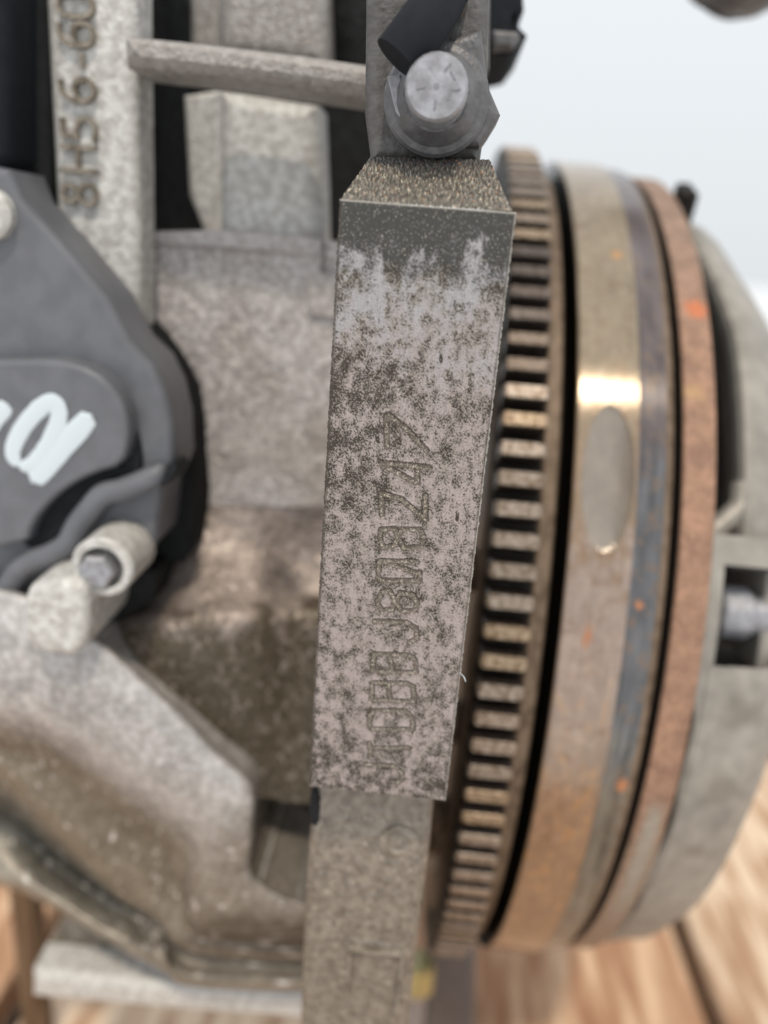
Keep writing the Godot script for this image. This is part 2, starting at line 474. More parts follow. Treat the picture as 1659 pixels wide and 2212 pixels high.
func pad_mesh() -> ArrayMesh:
	var w := 221
	var h := 881
	var dist := PackedFloat32Array(); dist.resize(w * h); dist.fill(9.0)
	var along := PackedFloat32Array(); along.resize(w * h)
	for l in stamp_strokes():
		var run := 0.0
		for s in l.size() - 1:
			var a: Vector2 = l[s]
			var d: Vector2 = l[s + 1] - a
			var L := d.length()
			for j in range(maxi(int((minf(a.y, a.y + d.y) - 0.9) * 10), 0), mini(int((maxf(a.y, a.y + d.y) + 0.9) * 10) + 1, h)):
				for i in range(maxi(int((minf(a.x, a.x + d.x) - 0.9) * 10), 0), mini(int((maxf(a.x, a.x + d.x) + 0.9) * 10) + 1, w)):
					var q := Vector2(i, j) * 0.1 - a
					var t := clampf(q.dot(d) / (L * L), 0.0, 1.0)
					var r := (q - d * t).length()
					if r < dist[j * w + i]:
						dist[j * w + i] = r; along[j * w + i] = run + t * L
			run += L
	var pts := []
	var cols := []
	var light := Color(0.455, 0.385, 0.372)
	var cool := Color(0.43, 0.415, 0.43)
	var tan_ := Color(0.25, 0.222, 0.195)
	var dark := Color(0.062, 0.053, 0.045)
	for j in h:
		var row := PackedVector3Array()
		var col := PackedColorArray()
		var y := j * 0.1
		for i in w:
			var x := i * 0.1
			var big := N1.get_noise_2d(x * 9.0, y * 6.0)
			var mid := N1.get_noise_2d(x * 34.0 + 500.0, y * 27.0)
			var fine := N1.get_noise_2d(x * 120.0, y * 100.0 + 900.0)
			var fine2 := N1.get_noise_2d(x * 175.0 + 300.0, y * 140.0 + 90.0)
			var bias := 0.05
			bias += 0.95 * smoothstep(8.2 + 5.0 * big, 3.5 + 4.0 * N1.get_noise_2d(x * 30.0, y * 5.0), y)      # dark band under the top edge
			bias += 0.22 * smoothstep(14.0, 22.0, y) * smoothstep(52.0, 30.0, y) * smoothstep(16.0, 5.0, x)
			bias += 0.16 * smoothstep(70.0, 86.0, y)
			bias += 0.12 * smoothstep(1.5, 0.2, x)
			bias -= 0.12 * smoothstep(9.0, 12.0, y) * smoothstep(22.0, 15.0, y)
			var blot := N1.get_noise_2d(x * 17.0 + 900.0, y * 14.0 + 33.0)
			var patch := smoothstep(-0.55, 0.58, mid * 0.6 + blot * 0.6 + big * 0.5 + fine * 0.38 + fine2 * 0.25 + bias)     # brown film
			var f := fine * 0.5 + fine2 * 0.7 + mid * 0.38 + blot * 0.42 + big * 0.25 + bias
			var spot := smoothstep(0.10, 0.44, f)                                                         # dark pits
			var base := light.lerp(cool, smoothstep(26.0, 8.0, y + big * 10.0))
			base = base * (0.93 + 0.14 * N2.get_noise_2d(x * 260.0, y * 12.0))
			var film := tan_.lerp(Color(0.345, 0.31, 0.27), smoothstep(0.0, 0.5, N2.get_noise_2d(x * 90.0 + 40.0, y * 90.0)))
			film = film.lerp(Color(0.19, 0.17, 0.155), smoothstep(0.1, 0.5, N2.get_noise_2d(x * 50.0 + 640.0, y * 40.0)))
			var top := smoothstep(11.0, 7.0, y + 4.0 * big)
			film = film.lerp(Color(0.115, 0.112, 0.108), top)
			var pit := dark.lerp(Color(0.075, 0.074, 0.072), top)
			var c := base.lerp(film, patch * 0.92).lerp(pit, spot * 0.97)
			c = c.lerp(Color(0.62, 0.56, 0.48), 0.7 * patch * smoothstep(0.42, 0.6, N1.get_noise_2d(x * 170.0 + 77.0, y * 140.0 + 7.0) + 0.25 * fine))
			var z := -0.09 * spot * (0.6 + fine2) + 0.02 * mid
			z += 0.05 * fine2 * spot
			var d := dist[j * w + i] + 0.14 * fine2 + 0.08 * fine + 0.05 * mid
			if d < 0.9:
				var bead := 0.5 + 0.5 * sin(along[j * w + i] * 10.0 + 9.0 * mid + 4.0 * fine)
				var g := smoothstep(0.40, 0.2, d)
				var rim := smoothstep(0.3, 0.46, d) * smoothstep(0.75, 0.5, d)
				z = lerpf(z, -0.28 + 0.17 * bead, g) + rim * 0.07
				c = c.lerp(Color(0.055, 0.046, 0.038), 0.9 * smoothstep(0.22, 0.34, d) * smoothstep(0.50, 0.4, d) * smoothstep(-0.85, -0.2, mid + fine))  # dark stroke outline paints the shade of the groove wall
				c = c.lerp(Color(0.165, 0.14, 0.115).lerp(Color(0.56, 0.49, 0.41), bead * smoothstep(-0.4, 0.5, fine + mid)), g * 0.85)
				c = c.lerp(Color(0.85, 0.78, 0.66), 0.8 * g * smoothstep(0.9, 1.0, bead) * smoothstep(0.25, 0.5, fine2))  # pale glints painted on the beads
			var edge := minf(minf(x, 22.0 - x), minf(y, 88.0 - y))
			z -= 0.25 * pow(maxf(0.0, 1.0 - edge / 0.4), 2.0)
			var jx := 0.0
			if i == 0 or i == w - 1:
				jx = 0.14 * N1.get_noise_2d(y * 60.0, i * 7.0) + 0.11 * N1.get_noise_2d(y * 300.0, i * 5.0)
			var side_edge := minf(x, 22.0 - x) + 0.25 * fine
			c = c.lerp(Color(0.085, 0.072, 0.06), 0.75 * smoothstep(0.55, 0.15, side_edge))
			if x > 21.85 or y < 0.12:
				c = c.lerp(Color(0.45, 0.43, 0.40), 0.8)
			row.append(Vector3(-0.02914 + (x + jx) * 0.001, 0.1070 + HY - y * 0.001, PZ + z * 0.001))
			col.append(c)
		pts.append(row); cols.append(col)
	var b := MB.new()
	b.grid(pts, cols, Vector3(0, 0, 1))
	var side := Color(0.2, 0.18, 0.16)
	var back := Vector3(0, 0, -0.012)
	for j in h - 1:
		for e in [0, w - 1]:
			b.quad(pts[j][e], pts[j + 1][e], pts[j + 1][e] + back, pts[j][e] + back, Vector3(-1 if e == 0 else 1, 0, 0), side)
	for i in w - 1:
		for e in [0, h - 1]:
			b.quad(pts[e][i], pts[e][i + 1], pts[e][i + 1] + back, pts[e][i] + back, Vector3(0, 1 if e == 0 else -1, 0), side)
	return b.mesh()


func chamfer_mesh() -> ArrayMesh:      # the rough cast slope above the pad, its glints painted as pale grains
	var w := 200
	var h := 90
	var pts := []
	var cols := []
	var a0 := P(735, 432, PZ - 0.0012); var a1 := P(1107, 457, PZ - 0.0012)
	var b0 := P(800, 338, 0.1565); var b1 := P(1058, 345, 0.1565)
	for j in h:
		var t := float(j) / (h - 1)
		var row := PackedVector3Array()
		var col := PackedColorArray()
		for i in w:
			var s := float(i) / (w - 1)
			var p := b0.lerp(b1, s).lerp(a0.lerp(a1, s), t)
			var x := p.x * 1000.0
			var y := t * 16.0
			var n := N1.get_noise_2d(x * 100.0, y * 22.0)
			var k := N1.get_noise_2d(x * 240.0 + 70.0, y * 26.0)
			p += Vector3(0, 0.4, 1).normalized() * (n * 0.00030 + k * 0.00020)
			row.append(p)
			var c := Color(0.205, 0.185, 0.155).lerp(Color(0.115, 0.104, 0.088), smoothstep(0.1, -0.35, n))
			c = c.lerp(Color(0.68, 0.60, 0.46), smoothstep(0.26, 0.5, n * 0.5 + k * 0.8) * smoothstep(0.1, 0.4, t + 0.3 * n))
			c = c.lerp(Color(0.12, 0.11, 0.105), smoothstep(0.3, 0.05, t))
			if N2.get_noise_2d(x * 60.0, y * 40.0 + 400.0) > 0.55:
				c = c.lerp(Color(0.42, 0.2, 0.11), 0.7)
			col.append(c)
		pts.append(row); cols.append(col)
	var b := MB.new()
	b.grid(pts, cols, Vector3(0, 0.4, 1))
	var deep := Vector3(0, -0.0005, -0.02)
	for j in h - 1:
		for e in [0, w - 1]:
			b.quad(pts[j][e], pts[j + 1][e], pts[j + 1][e] + deep, pts[j][e] + deep, Vector3(-1 if e == 0 else 1, 0, 0), Color(0.14, 0.125, 0.1))
	for i in w - 1:
		b.quad(pts[0][i], pts[0][i + 1], pts[0][i + 1] + deep, pts[0][i] + deep, Vector3(0, 1, 0), Color(0.14, 0.125, 0.1))
	return b.mesh()


# ---------------------------------------------------------------- engine block
func engine_block() -> void:
	var e := thing("engine_block", "grey cast metal engine block with a long stamped number pad, seen from its side", "engine block", Vector3(-0.06, HY, 0.05))
	var s: MeshInstance3D
	part("stamped_pad", pad_mesh(), M.pad, e, "upright machined pad with a stamped number and dark corrosion specks")
	part("pad_shoulder", chamfer_mesh(), M.chamfer, e, "rough slope above the stamped pad with painted glints")
	# rib that carries the pad
	part("pad_rib", slab_mesh([748, 470, 1092, 480, 950, 1720, 700, 1700], PZ - 0.0125, 0.10, 0.0008), M.cast_dirty, e)
	part("upper_rib", slab_mesh([790, -120, 1062, -120, 1052, 250, 1037, 352, 800, 350, 786, 240], 0.1545, 0.10, 0.002), M.cast_grey, e)
	var rows := []
	for r in [[682, 938, 1690, 0.1625], [668, 925, 1820, 0.1635], [660, 908, 1960, 0.1635], [654, 892, 2090, 0.1630], [650, 878, 2230, 0.1625], [646, 862, 2360, 0.162]]:
		rows.append([r[0], r[2], r[3] - 0.0015, r[0] + 14, r[2] + 1, r[3], lerpf(r[0], r[1], 0.35), r[2] + 6, r[3], lerpf(r[0], r[1], 0.7), r[2] + 14, r[3] + 0.0003, r[1] - 14, r[2] + 20, r[3], r[1], r[2] + 21, r[3] - 0.0015])
	var rib_color := func(p: Vector3, j: float, i: float) -> Color:
		var n := q3v(p * 900.0)
		var m := q3v(p * 2600.0 + Vector3.ONE * 5.0)
		var c := Color(0.315, 0.275, 0.23).lerp(Color(0.245, 0.215, 0.182), smoothstep(-0.3, 0.5, n))
		c = c.lerp(Color(0.13, 0.115, 0.09), 0.8 * smoothstep(0.36, 0.6, m + 0.3 * n))
		c = c.lerp(Color(0.6, 0.53, 0.46), 0.8 * smoothstep(0.42, 0.62, q3v(p * 1500.0 + Vector3.ONE * 77.0) - 0.2 * n))
		return c
	part("lower_rib", sheet(rows, 26, 0.00022, 2200.0, rib_color, 0.09), M.pan_vertex, e, "dusty brown rib running down below the stamped pad")
	var b := MB.new()
	knob(b, P(862, 1812, 0.163), [Vector2(0.0036, 0.0), Vector2(0.0034, 0.0009), Vector2(0.0022, 0.0012), Vector2(0.0012, 0.0002), Vector2(0.0, 0.0001)])
	part("cast_boss", b.mesh(), M.cast_dirty, e)
	part("cast_frame", slab_mesh([752, 2050, 868, 2062, 862, 2068, 758, 2058, 752, 2160, 746, 2160], 0.1645, 0.16, 0.0001), M.cast_dirty, e)
	part("cast_frame", slab_mesh([866, 2066, 872, 2068, 858, 2190, 852, 2188], 0.1645, 0.16, 0.0001), M.cast_dirty, e)
	part("slot_shade", slab_mesh([668, 1712, 690, 1712, 692, 1775, 680, 1790, 668, 1775], 0.1634, 0.15, 0.0004, 1), M.cast_shade, e)  # dark patch laid on the rib as the shade inside a slot

	# upper part: strips and pockets, pocket walls near black to carry their shade
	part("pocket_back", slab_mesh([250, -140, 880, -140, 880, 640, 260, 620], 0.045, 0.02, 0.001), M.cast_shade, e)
	part("letter_strip", slab_mesh([84, -160, 288, -160, 300, 545, 300, 740, 240, 740, 118, 500], 0.118, 0.109, 0.0025), M.cast_bright, e, "pale upright strip with raised cast characters")
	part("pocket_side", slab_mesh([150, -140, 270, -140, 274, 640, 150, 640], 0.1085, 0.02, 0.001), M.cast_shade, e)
	part("upper_post", slab_mesh([408, -140, 478, -140, 478, 150, 408, 140], 0.088, 0.08, 0.002), M.cast, e)
	part("upper_panel", slab_mesh([464, -140, 704, -140, 712, 150, 466, 120], 0.104, 0.095, 0.004), M.cast, e)
	part("lower_panel", slab_mesh([468, 186, 686, 222, 692, 380, 697, 640, 470, 620], 0.104, 0.09, 0.004), M.cast_bright, e)
	part("angled_post", slab_mesh([394, 205, 482, 190, 486, 548, 440, 505, 406, 420], 0.094, 0.086, 0.0015), M.cast_bright, e)
	part("crossbar", slab_mesh([258, 70, 300, 72, 420, 84, 640, 110, 850, 140, 850, 220, 700, 196, 480, 164, 300, 144, 262, 138], 0.126, 0.112, 0.0035), M.cast, e, "pale bar crossing the dark pockets")
	b = MB.new()
	tube(b, curve([P(790, -120, 0.09), P(792, 40, 0.09), P(798, 150, 0.088)]), radii(13, 0.0085), 28)
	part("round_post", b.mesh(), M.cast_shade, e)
	# main wall
	var wall := MB.new()
	var wall_color := func(p: Vector3, j: float, i: float) -> Color:
		var n := q3v(p * 260.0)
		var m := q3v(p * 1500.0 + Vector3.ONE * 3.0)
		var c := Color(0.66, 0.62, 0.61).lerp(Color(0.54, 0.50, 0.49), smoothstep(-0.25, 0.35, n))
		c = c.lerp(Color(0.83, 0.80, 0.80), 0.85 * smoothstep(0.1, 0.42, m))
		c = c.lerp(Color(0.42, 0.38, 0.36), 0.5 * smoothstep(0.15, 0.55, -m))
		c = c.lerp(c * Color(0.8, 0.77, 0.74), smoothstep(-0.1, 0.4, q3v(p * 60.0)))
		return c
	rows = []
	for r in [[516, 0.106], [640, 0.106], [760, 0.106], [880, 0.106], [1000, 0.106], [1090, 0.1055]]:
		rows.append([80, r[0] - 6, r[1], 250, r[0] - 2, r[1], 420, r[0], r[1], 580, r[0] + 3, r[1], 800, r[0] + 6, r[1]])
	part("side_wall", sheet(rows, 24, 0.00035, 700.0, wall_color, 0.06), M.cast_vertex, e, "pinkish grey grainy wall of the block")
	part("wall_step", slab_mesh([290, 528, 470, 534, 655, 552, 660, 560, 662, 668, 672, 682, 720, 690, 800, 700, 800, 600, 697, 588, 697, 520, 640, 506, 470, 496, 290, 500], 0.1072, 0.09, 0.0008), M.cast_wall, e)
	# slope below the wall: gritty ledge, hollow beside the pad
	var slope_color := func(p: Vector3, j: float, i: float) -> Color:
		var n := q3v(p * 300.0)
		var m := q3v(p * 1100.0 + Vector3.ONE * 3.0)
		var c := Color(0.50, 0.425, 0.39).lerp(Color(0.38, 0.32, 0.29), smoothstep(-0.3, 0.3, n))
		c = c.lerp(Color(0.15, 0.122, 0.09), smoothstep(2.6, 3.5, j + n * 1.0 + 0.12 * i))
		c = c.lerp(Color(0.13, 0.115, 0.115), 0.8 * smoothstep(0.9, 0.1, Vector2((i - 3.75) * 1.1, (j - 1.6) * 1.1).length()))  # dark round patch paints the shade of the hollow
		c = c.lerp(Color(0.62, 0.53, 0.46), 0.6 * smoothstep(0.2, 0.5, m))  # pale specks paint the sparkle into the colour
		return c
	rows = [
		[180, 1080, 0.102, 330, 1081, 0.104, 430, 1083, 0.105, 540, 1086, 0.105, 690, 1092, 0.104, 800, 1094, 0.104],
		[170, 1180, 0.103, 320, 1180, 0.106, 430, 1182, 0.110, 540, 1186, 0.108, 650, 1190, 0.103, 800, 1190, 0.104],
		[150, 1300, 0.112, 300, 1295, 0.115, 420, 1290, 0.121, 540, 1285, 0.117, 650, 1280, 0.110, 800, 1280, 0.108],
		[140, 1390, 0.122, 290, 1370, 0.127, 420, 1360, 0.128, 540, 1350, 0.124, 650, 1340, 0.118, 800, 1335, 0.115],
		[130, 1560, 0.1285, 290, 1540, 0.1295, 420, 1530, 0.1285, 540, 1520, 0.126, 650, 1510, 0.121, 800, 1500, 0.118],
		[130, 1760, 0.128, 290, 1760, 0.129, 420, 1750, 0.129, 540, 1722, 0.128, 650, 1735, 0.126, 800, 1735, 0.125]]
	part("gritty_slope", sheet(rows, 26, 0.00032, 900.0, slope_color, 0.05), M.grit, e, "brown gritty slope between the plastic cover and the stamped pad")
	b = MB.new()
	knob(b, P(570, 1580, 0.1125), [Vector2(0.005, 0.0), Vector2(0.0048, 0.0012), Vector2(0.0, 0.0016)])
	part("gap_shade", slab_mesh([500, 1690, 760, 1690, 760, 2010, 500, 2010], 0.098, 0.06, 0.001), M.cast_grey, e)  # dark plane: shade of the deeper gap is in its colour

	# oil pan rail: one flowing casting with a hollow underside
	var p1 := Color(0.52, 0.505, 0.50)
	var p2 := Color(0.205, 0.175, 0.135)
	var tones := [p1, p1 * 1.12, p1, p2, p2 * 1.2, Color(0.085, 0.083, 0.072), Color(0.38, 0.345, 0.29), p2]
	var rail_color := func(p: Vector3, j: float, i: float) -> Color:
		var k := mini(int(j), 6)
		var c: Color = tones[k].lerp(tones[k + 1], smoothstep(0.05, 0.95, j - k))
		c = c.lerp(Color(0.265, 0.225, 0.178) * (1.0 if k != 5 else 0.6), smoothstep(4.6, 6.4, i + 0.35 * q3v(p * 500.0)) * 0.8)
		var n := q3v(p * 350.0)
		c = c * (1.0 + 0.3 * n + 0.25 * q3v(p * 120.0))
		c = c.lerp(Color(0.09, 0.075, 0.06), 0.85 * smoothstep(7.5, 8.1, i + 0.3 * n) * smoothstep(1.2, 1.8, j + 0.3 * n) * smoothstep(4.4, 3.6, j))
		return c.lerp(Color(0.82, 0.78, 0.76), 0.8 * smoothstep(0.40, 0.56, q3v(p * 800.0 + Vector3.ONE * 4.0)))  # pale spots paint glints on the metal
	rows = [
		[-120, 1250, 0.130, 60, 1290, 0.131, 200, 1372, 0.132, 380, 1525, 0.132, 470, 1612, 0.132, 548, 1690, 0.132, 550, 1800, 0.133, 552, 1885, 0.134, 640, 1946, 0.136, 790, 1960, 0.137],
		[-120, 1270, 0.137, 60, 1310, 0.138, 194, 1390, 0.139, 368, 1540, 0.139, 456, 1630, 0.139, 534, 1704, 0.139, 538, 1804, 0.139, 540, 1892, 0.139, 632, 1954, 0.139, 790, 1968, 0.139],
		[-120, 1500, 0.139, 60, 1530, 0.139, 180, 1590, 0.139, 290, 1670, 0.139, 370, 1715, 0.139, 440, 1765, 0.139, 442, 1840, 0.139, 430, 1900, 0.139, 470, 1995, 0.138, 790, 2020, 0.138],
		[-120, 1575, 0.132, 50, 1620, 0.131, 150, 1675, 0.131, 245, 1745, 0.131, 315, 1800, 0.131, 372, 1850, 0.131, 385, 1890, 0.131, 395, 1940, 0.131, 440, 2020, 0.133, 790, 2040, 0.134],
		[-120, 1600, 0.129, 15, 1682, 0.130, 108, 1775, 0.130, 190, 1852, 0.130, 238, 1900, 0.130, 278, 1940, 0.130, 314, 1960, 0.130, 350, 1985, 0.131, 430, 2050, 0.133, 790, 2070, 0.134],
		[-120, 1720, 0.120, 15, 1770, 0.119, 108, 1850, 0.119, 180, 1905, 0.120, 222, 1932, 0.122, 262, 1956, 0.124, 304, 1980, 0.125, 345, 2005, 0.127, 430, 2070, 0.129, 790, 2090, 0.130],
		[-120, 1880, 0.126, 15, 1895, 0.127, 115, 1944, 0.128, 190, 1990, 0.130, 235, 2018, 0.131, 280, 2045, 0.132, 318, 2065, 0.132, 355, 2085, 0.133, 430, 2122, 0.133, 790, 2130, 0.133],
		[-120, 1905, 0.118, 15, 1918, 0.119, 115, 1962, 0.120, 190, 2006, 0.122, 235, 2032, 0.123, 280, 2060, 0.124, 318, 2078, 0.125, 355, 2096, 0.126, 430, 2132, 0.128, 790, 2142, 0.129]]
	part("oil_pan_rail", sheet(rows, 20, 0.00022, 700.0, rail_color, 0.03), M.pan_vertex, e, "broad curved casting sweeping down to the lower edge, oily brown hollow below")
	part("mounting_plate", slab_mesh([142, 1968, 440, 2110, 640, 2110, 640, 2190, 420, 2180, 74, 2152, 90, 2060], 0.1115, 0.10, 0.001), M.cast_dirty, e)
	b = MB.new()
	knob(b, P(167, 2057, 0.1117), [Vector2(0.0030, 0.0), Vector2(0.0028, 0.0002), Vector2(0.0, 0.0003)])
	part("hole_shade", b.mesh(), M.cast_shade, e)  # flat dark disc painted as the shade of a hole
	part("pocket_shade", slab_mesh([262, 2040, 430, 2128, 300, 2096, 258, 2070], 0.1125, 0.10, 0.0002), M.cast_shade, e)  # dark slab coloured as the shade of a triangular pocket
	part("bottom_flange", slab_mesh([66, 2102, 425, 2138, 790, 2160, 790, 2215, 425, 2190, 66, 2158], 0.122, 0.112, 0.0025), M.cast_bright, e, "pale straight flange along the bottom of the casting")

	# bosses and bolt by the plastic cover
	b = MB.new()
	tube(b, curve([P(128, 1345, 0.10), P(120, 1330, 0.155)], 2), radii(3, 0.0062), 32)
	part("round_boss", slab_mesh([46, 1278, 84, 1254, 166, 1256, 190, 1282, 188, 1400, 150, 1425, 70, 1410, 48, 1370], 0.146, 0.10, 0.0022, 2), M.cast_bright, e, "pale rounded boss below the plastic cover")
	var bolt := part("socket_bolt", null, null, e)
	b = MB.new()
	var c0 := P(222, 1225, 0.142)
	knob(b, c0, [Vector2(0.0060, -0.012), Vector2(0.0060, 0.0), Vector2(0.0055, 0.0006), Vector2(0.0043, 0.0006), Vector2(0.0041, -0.003), Vector2(0.0, -0.003)])
	bolt.mesh = b.mesh(); bolt.material_override = M.cast_bright
	b = MB.new()
	knob(b, c0 + Vector3(-0.0009, -0.0008, 0), [Vector2(0.0036, -0.003), Vector2(0.0036, 0.001), Vector2(0.003, 0.0016), Vector2(0.0, 0.0017)], 6, true)
	s = part("hexagon_head", b.mesh(), M.zinc, bolt)
	s.position = Vector3.ZERO
	part("recess_shade", slab_mesh([186, 1270, 300, 1230, 340, 1230, 330, 1300, 200, 1372, 184, 1380], 0.125, 0.10, 0.001), M.cast_shade, e)  # dark slab set in place of the shaded cavity

	# raised cast characters on the pale strip, read upwards
	var font := SystemFont.new()
	font.font_names = PackedStringArray(["Droid Sans"])
	var k := 0
	for ch in [["0", 14], ["6", 76], ["-", 132], ["6", 196], ["5", 278], ["H", 345], ["8", 420]]:
		var t := TextMesh.new()
		t.text = ch[0]; t.font = font; t.font_size = 72; t.pixel_size = 0.0098 / 72.0; t.depth = 0.0016; t.curve_step = 2.0
		s = part("cast_character", t, M.cast_dirty, e, "", false)
		s.position = P(166 + k * 1.5, ch[1], 0.1185) - e.position
		s.rotation.z = PI / 2
		k += 1

	# flanged bolt above the pad
	var hb := part("flange_bolt", null, null, e, "grey hexagon flange bolt above the pad, marks on its head")
	b = MB.new()
	var c1 := P(943, 186, 0.1664) - Vector3(0, 0, 0.0119)
	knob(b, c1, [Vector2(0.0072, 0.0015), Vector2(0.0072, 0.0032), Vector2(0.0068, 0.0037), Vector2(0.0060, 0.004), Vector2(0.0044, 0.0062), Vector2(0.0036, 0.0062)], 48)
	hb.mesh = b.mesh(); hb.material_override = M.zinc_dull
	b = MB.new()
	knob(b, c1, [Vector2(0.0040, 0.006), Vector2(0.0040, 0.0113), Vector2(0.0037, 0.0118), Vector2(0.0, 0.0119)], 24, false)
	s = part("bolt_head", b.mesh(), M.zinc, hb); s.position = Vector3.ZERO
	for q in [[0.0012, 0.0022, 0.9], [0.0024, -0.0002, 0.1], [0.0017, -0.0009, 1.3], [0.0, -0.0021, 1.57], [-0.0019, -0.0003, 0.3], [0.0019, 0.0013, 2.2]]:
		b = MB.new()
		b.box(Vector3(-0.0006, -0.00014, -0.0002), Vector3(0.0006, 0.00014, 0.00006), 0.00005)
		s = part("head_mark", b.mesh(), M.mark, hb, "", false)
		s.position = c1 + Vector3(q[0], q[1], 0.0119) 
		s.rotation.z = q[2]
	b = MB.new()
	knob(b, c1 + Vector3(0, 0, 0.0118), [Vector2(0.0004, 0.0), Vector2(0.00035, 0.0002), Vector2(0.0, 0.0002)], 12)
	s = part("centre_mark", b.mesh(), M.mark, hb); s.position = Vector3.ZERO
	part("lug_plate", slab_mesh([845, 120, 1040, 60, 1054, 180, 1082, 246, 1060, 282, 1036, 316, 905, 310, 868, 268, 842, 212], 0.1575, 0.1475, 0.0012), M.zinc_dull, e, "angular grey lug under the flange bolt")
	part("washer_glint", slab_mesh([836, 165, 864, 160, 880, 215, 905, 256, 888, 284, 854, 240], 0.1594, 0.1545, 0.0002), M.zinc, e)  # bright sliver added as the glint on the washer edge


# ---------------------------------------------------------------- flywheel
func flywheel() -> void:
	var f := thing("flywheel", "heavy steel flywheel with a toothed ring gear and heat tinted rim", "flywheel", Vector3(0, HY, 0))
	var full := arc(-PI, PI, 240)
	var b := MB.new()
	lathe(b, [Vector2(0.0, 0.124), Vector2(0.0, 0.1300), Vector2(0.0006, 0.1305), Vector2(0.0095, 0.1305), Vector2(0.0098, 0.1302), Vector2(0.0098, 0.118)], full)
	var ring := part("ring_gear", b.mesh(), M.steel_dark, f, "", false)
	b = MB.new()
	lathe(b, [Vector2(0.0015, 0.02), Vector2(0.0015, 0.112), Vector2(-0.0006, 0.114), Vector2(-0.0006, 0.124), Vector2(0.0002, 0.1245)], full)
	part("inner_disc", b.mesh(), M.steel_brown, f, "", false)
	for k in 16:
		b = MB.new()
		var a := TAU * k / 16 + 0.1
		lathe(b, [Vector2(-0.004, 0.0), Vector2(-0.004, 0.0045), Vector2(-0.0032, 0.0055), Vector2(0.001, 0.0055)], arc(-PI, PI, 24))
		var rv := part("rivet", b.mesh(), M.steel_brown, f, "", false)
		rv.position = Vector3(0, cos(a) * 0.104, sin(a) * 0.104)
	# the tooth shapes: worn land on top, greasy flanks
	var tm := []
	rng.seed = 5
	for variant in 6:
		b = MB.new()
		var ch := 0.0006
		var w0 := 0.00125 + 0.00015 * rng.randf()
		var w1 := 0.00125 + 0.00015 * rng.randf()
		var prof := [Vector2(-0.0022, -0.0006), Vector2(-0.0019, 0.0022), Vector2(-w0 - 0.00022, 0.00475), Vector2(-w0, 0.0051), Vector2(w1, 0.0051 - 0.0001 * rng.randf()), Vector2(w1 + 0.00022, 0.00475), Vector2(0.0019, 0.0022), Vector2(0.0022, -0.0006)]
		var ins := []
		for p in prof: ins.append(Vector2(p.x * 0.8, p.y - 0.0005))
		var land: Color = [Color(0.40, 0.325, 0.26), Color(0.36, 0.30, 0.25), Color(0.43, 0.33, 0.235), Color(0.40, 0.34, 0.29), Color(0.16, 0.125, 0.10), Color(0.13, 0.108, 0.095)][variant]
		var grease := Color(0.06, 0.05, 0.045)
		for i in 7:
			var p: Vector2 = prof[i]
			var q: Vector2 = prof[i + 1]
			var col := land if i == 3 else land * 0.9 if i in [2, 4] else grease
			b.quad(Vector3(ch, p.y, p.x), Vector3(0.0095 - ch, p.y, p.x), Vector3(0.0095 - ch, q.y, q.x), Vector3(ch, q.y, q.x), Vector3(0, p.y + q.y - 0.003, p.x + q.x), col)
			b.quad(Vector3(ch, p.y, p.x), Vector3(0, ins[i].y, ins[i].x), Vector3(0, ins[i + 1].y, ins[i + 1].x), Vector3(ch, q.y, q.x), Vector3(-1, 0, 0), col)
			b.quad(Vector3(0.0095 - ch, p.y, p.x), Vector3(0.0095, ins[i].y, ins[i].x), Vector3(0.0095, ins[i + 1].y, ins[i + 1].x), Vector3(0.0095 - ch, q.y, q.x), Vector3(1, 0, 0), col)
		for i in range(0, 3):
			for x in [0.0, 0.0095]:
				b.quad(Vector3(x, ins[i].y, ins[i].x), Vector3(x, ins[i + 1].y, ins[i + 1].x), Vector3(x, ins[6 - i].y, ins[6 - i].x), Vector3(x, ins[7 - i].y, ins[7 - i].x), Vector3(-1 if x == 0.0 else 1, 0, 0), grease)
		tm.append(b.mesh())
	var count := 135
	for k in count:
		var a := 0.6963 + TAU * k / count
		var v := rng.randi() % 4
		if a < 0.92 + 0.08 * rng.randf(): v = 4 + rng.randi() % 2
		var t := part("tooth", tm[v], M.tooth, ring, "", false)
		t.position = Vector3(0.00005 * rng.randf(), cos(a) * 0.1310, sin(a) * 0.1310)
		t.rotation.x = a
	# shoulder and groove beside the teeth
	b = MB.new()
	lathe(b, [Vector2(0.0099, 0.118), Vector2(0.0099, 0.1296), Vector2(0.0103, 0.1300), Vector2(0.0130, 0.1300), Vector2(0.0136, 0.1290)], full)
	part("shoulder", b.mesh(), M.steel_brown, f, "", false)
	b = MB.new()
	lathe(b, [Vector2(0.0136, 0.1290), Vector2(0.0137, 0.108), Vector2(0.0159, 0.108)], full)
	part("groove", b.mesh(), M.steel_dark, f, "", false)  # near black, so the shade of the groove sits in the colour
	# rim: dense where it shows
	var ths := PackedFloat32Array()
	var a := -PI
	while a < PI:
		ths.append(a)
		a += 0.0035 if a > 0.3 and a < 2.6 else 0.05
	ths.append(PI)
	var tint := func(x: float, r: float, th: float) -> Color:
		var n := q3(x * 900.0, th * 60.0, 0.0)
		var st := q3(x * 4000.0, th * 22.0, 40.0)
		var up := smoothstep(1.25, 0.8, th + 0.15 * n)
		if r < 0.1326 and x < 0.0162: return Color(0.03, 0.026, 0.023)  # side face of the rim painted dark as groove shade
		var c := Color(0.345, 0.235, 0.155).lerp(Color(0.325, 0.262, 0.185), up)
		c = c.lerp(Color(0.37, 0.295, 0.26), smoothstep(1.1, 1.3, th + 0.2 * n) * smoothstep(1.75, 1.35, th) * 0.8)
		c = c.lerp(Color(0.46, 0.27, 0.13), 0.6 * smoothstep(0.1, 0.5, n) * smoothstep(1.3, 1.6, th))
		var wear := q3(x * 1600.0, th * 210.0, 55.0)
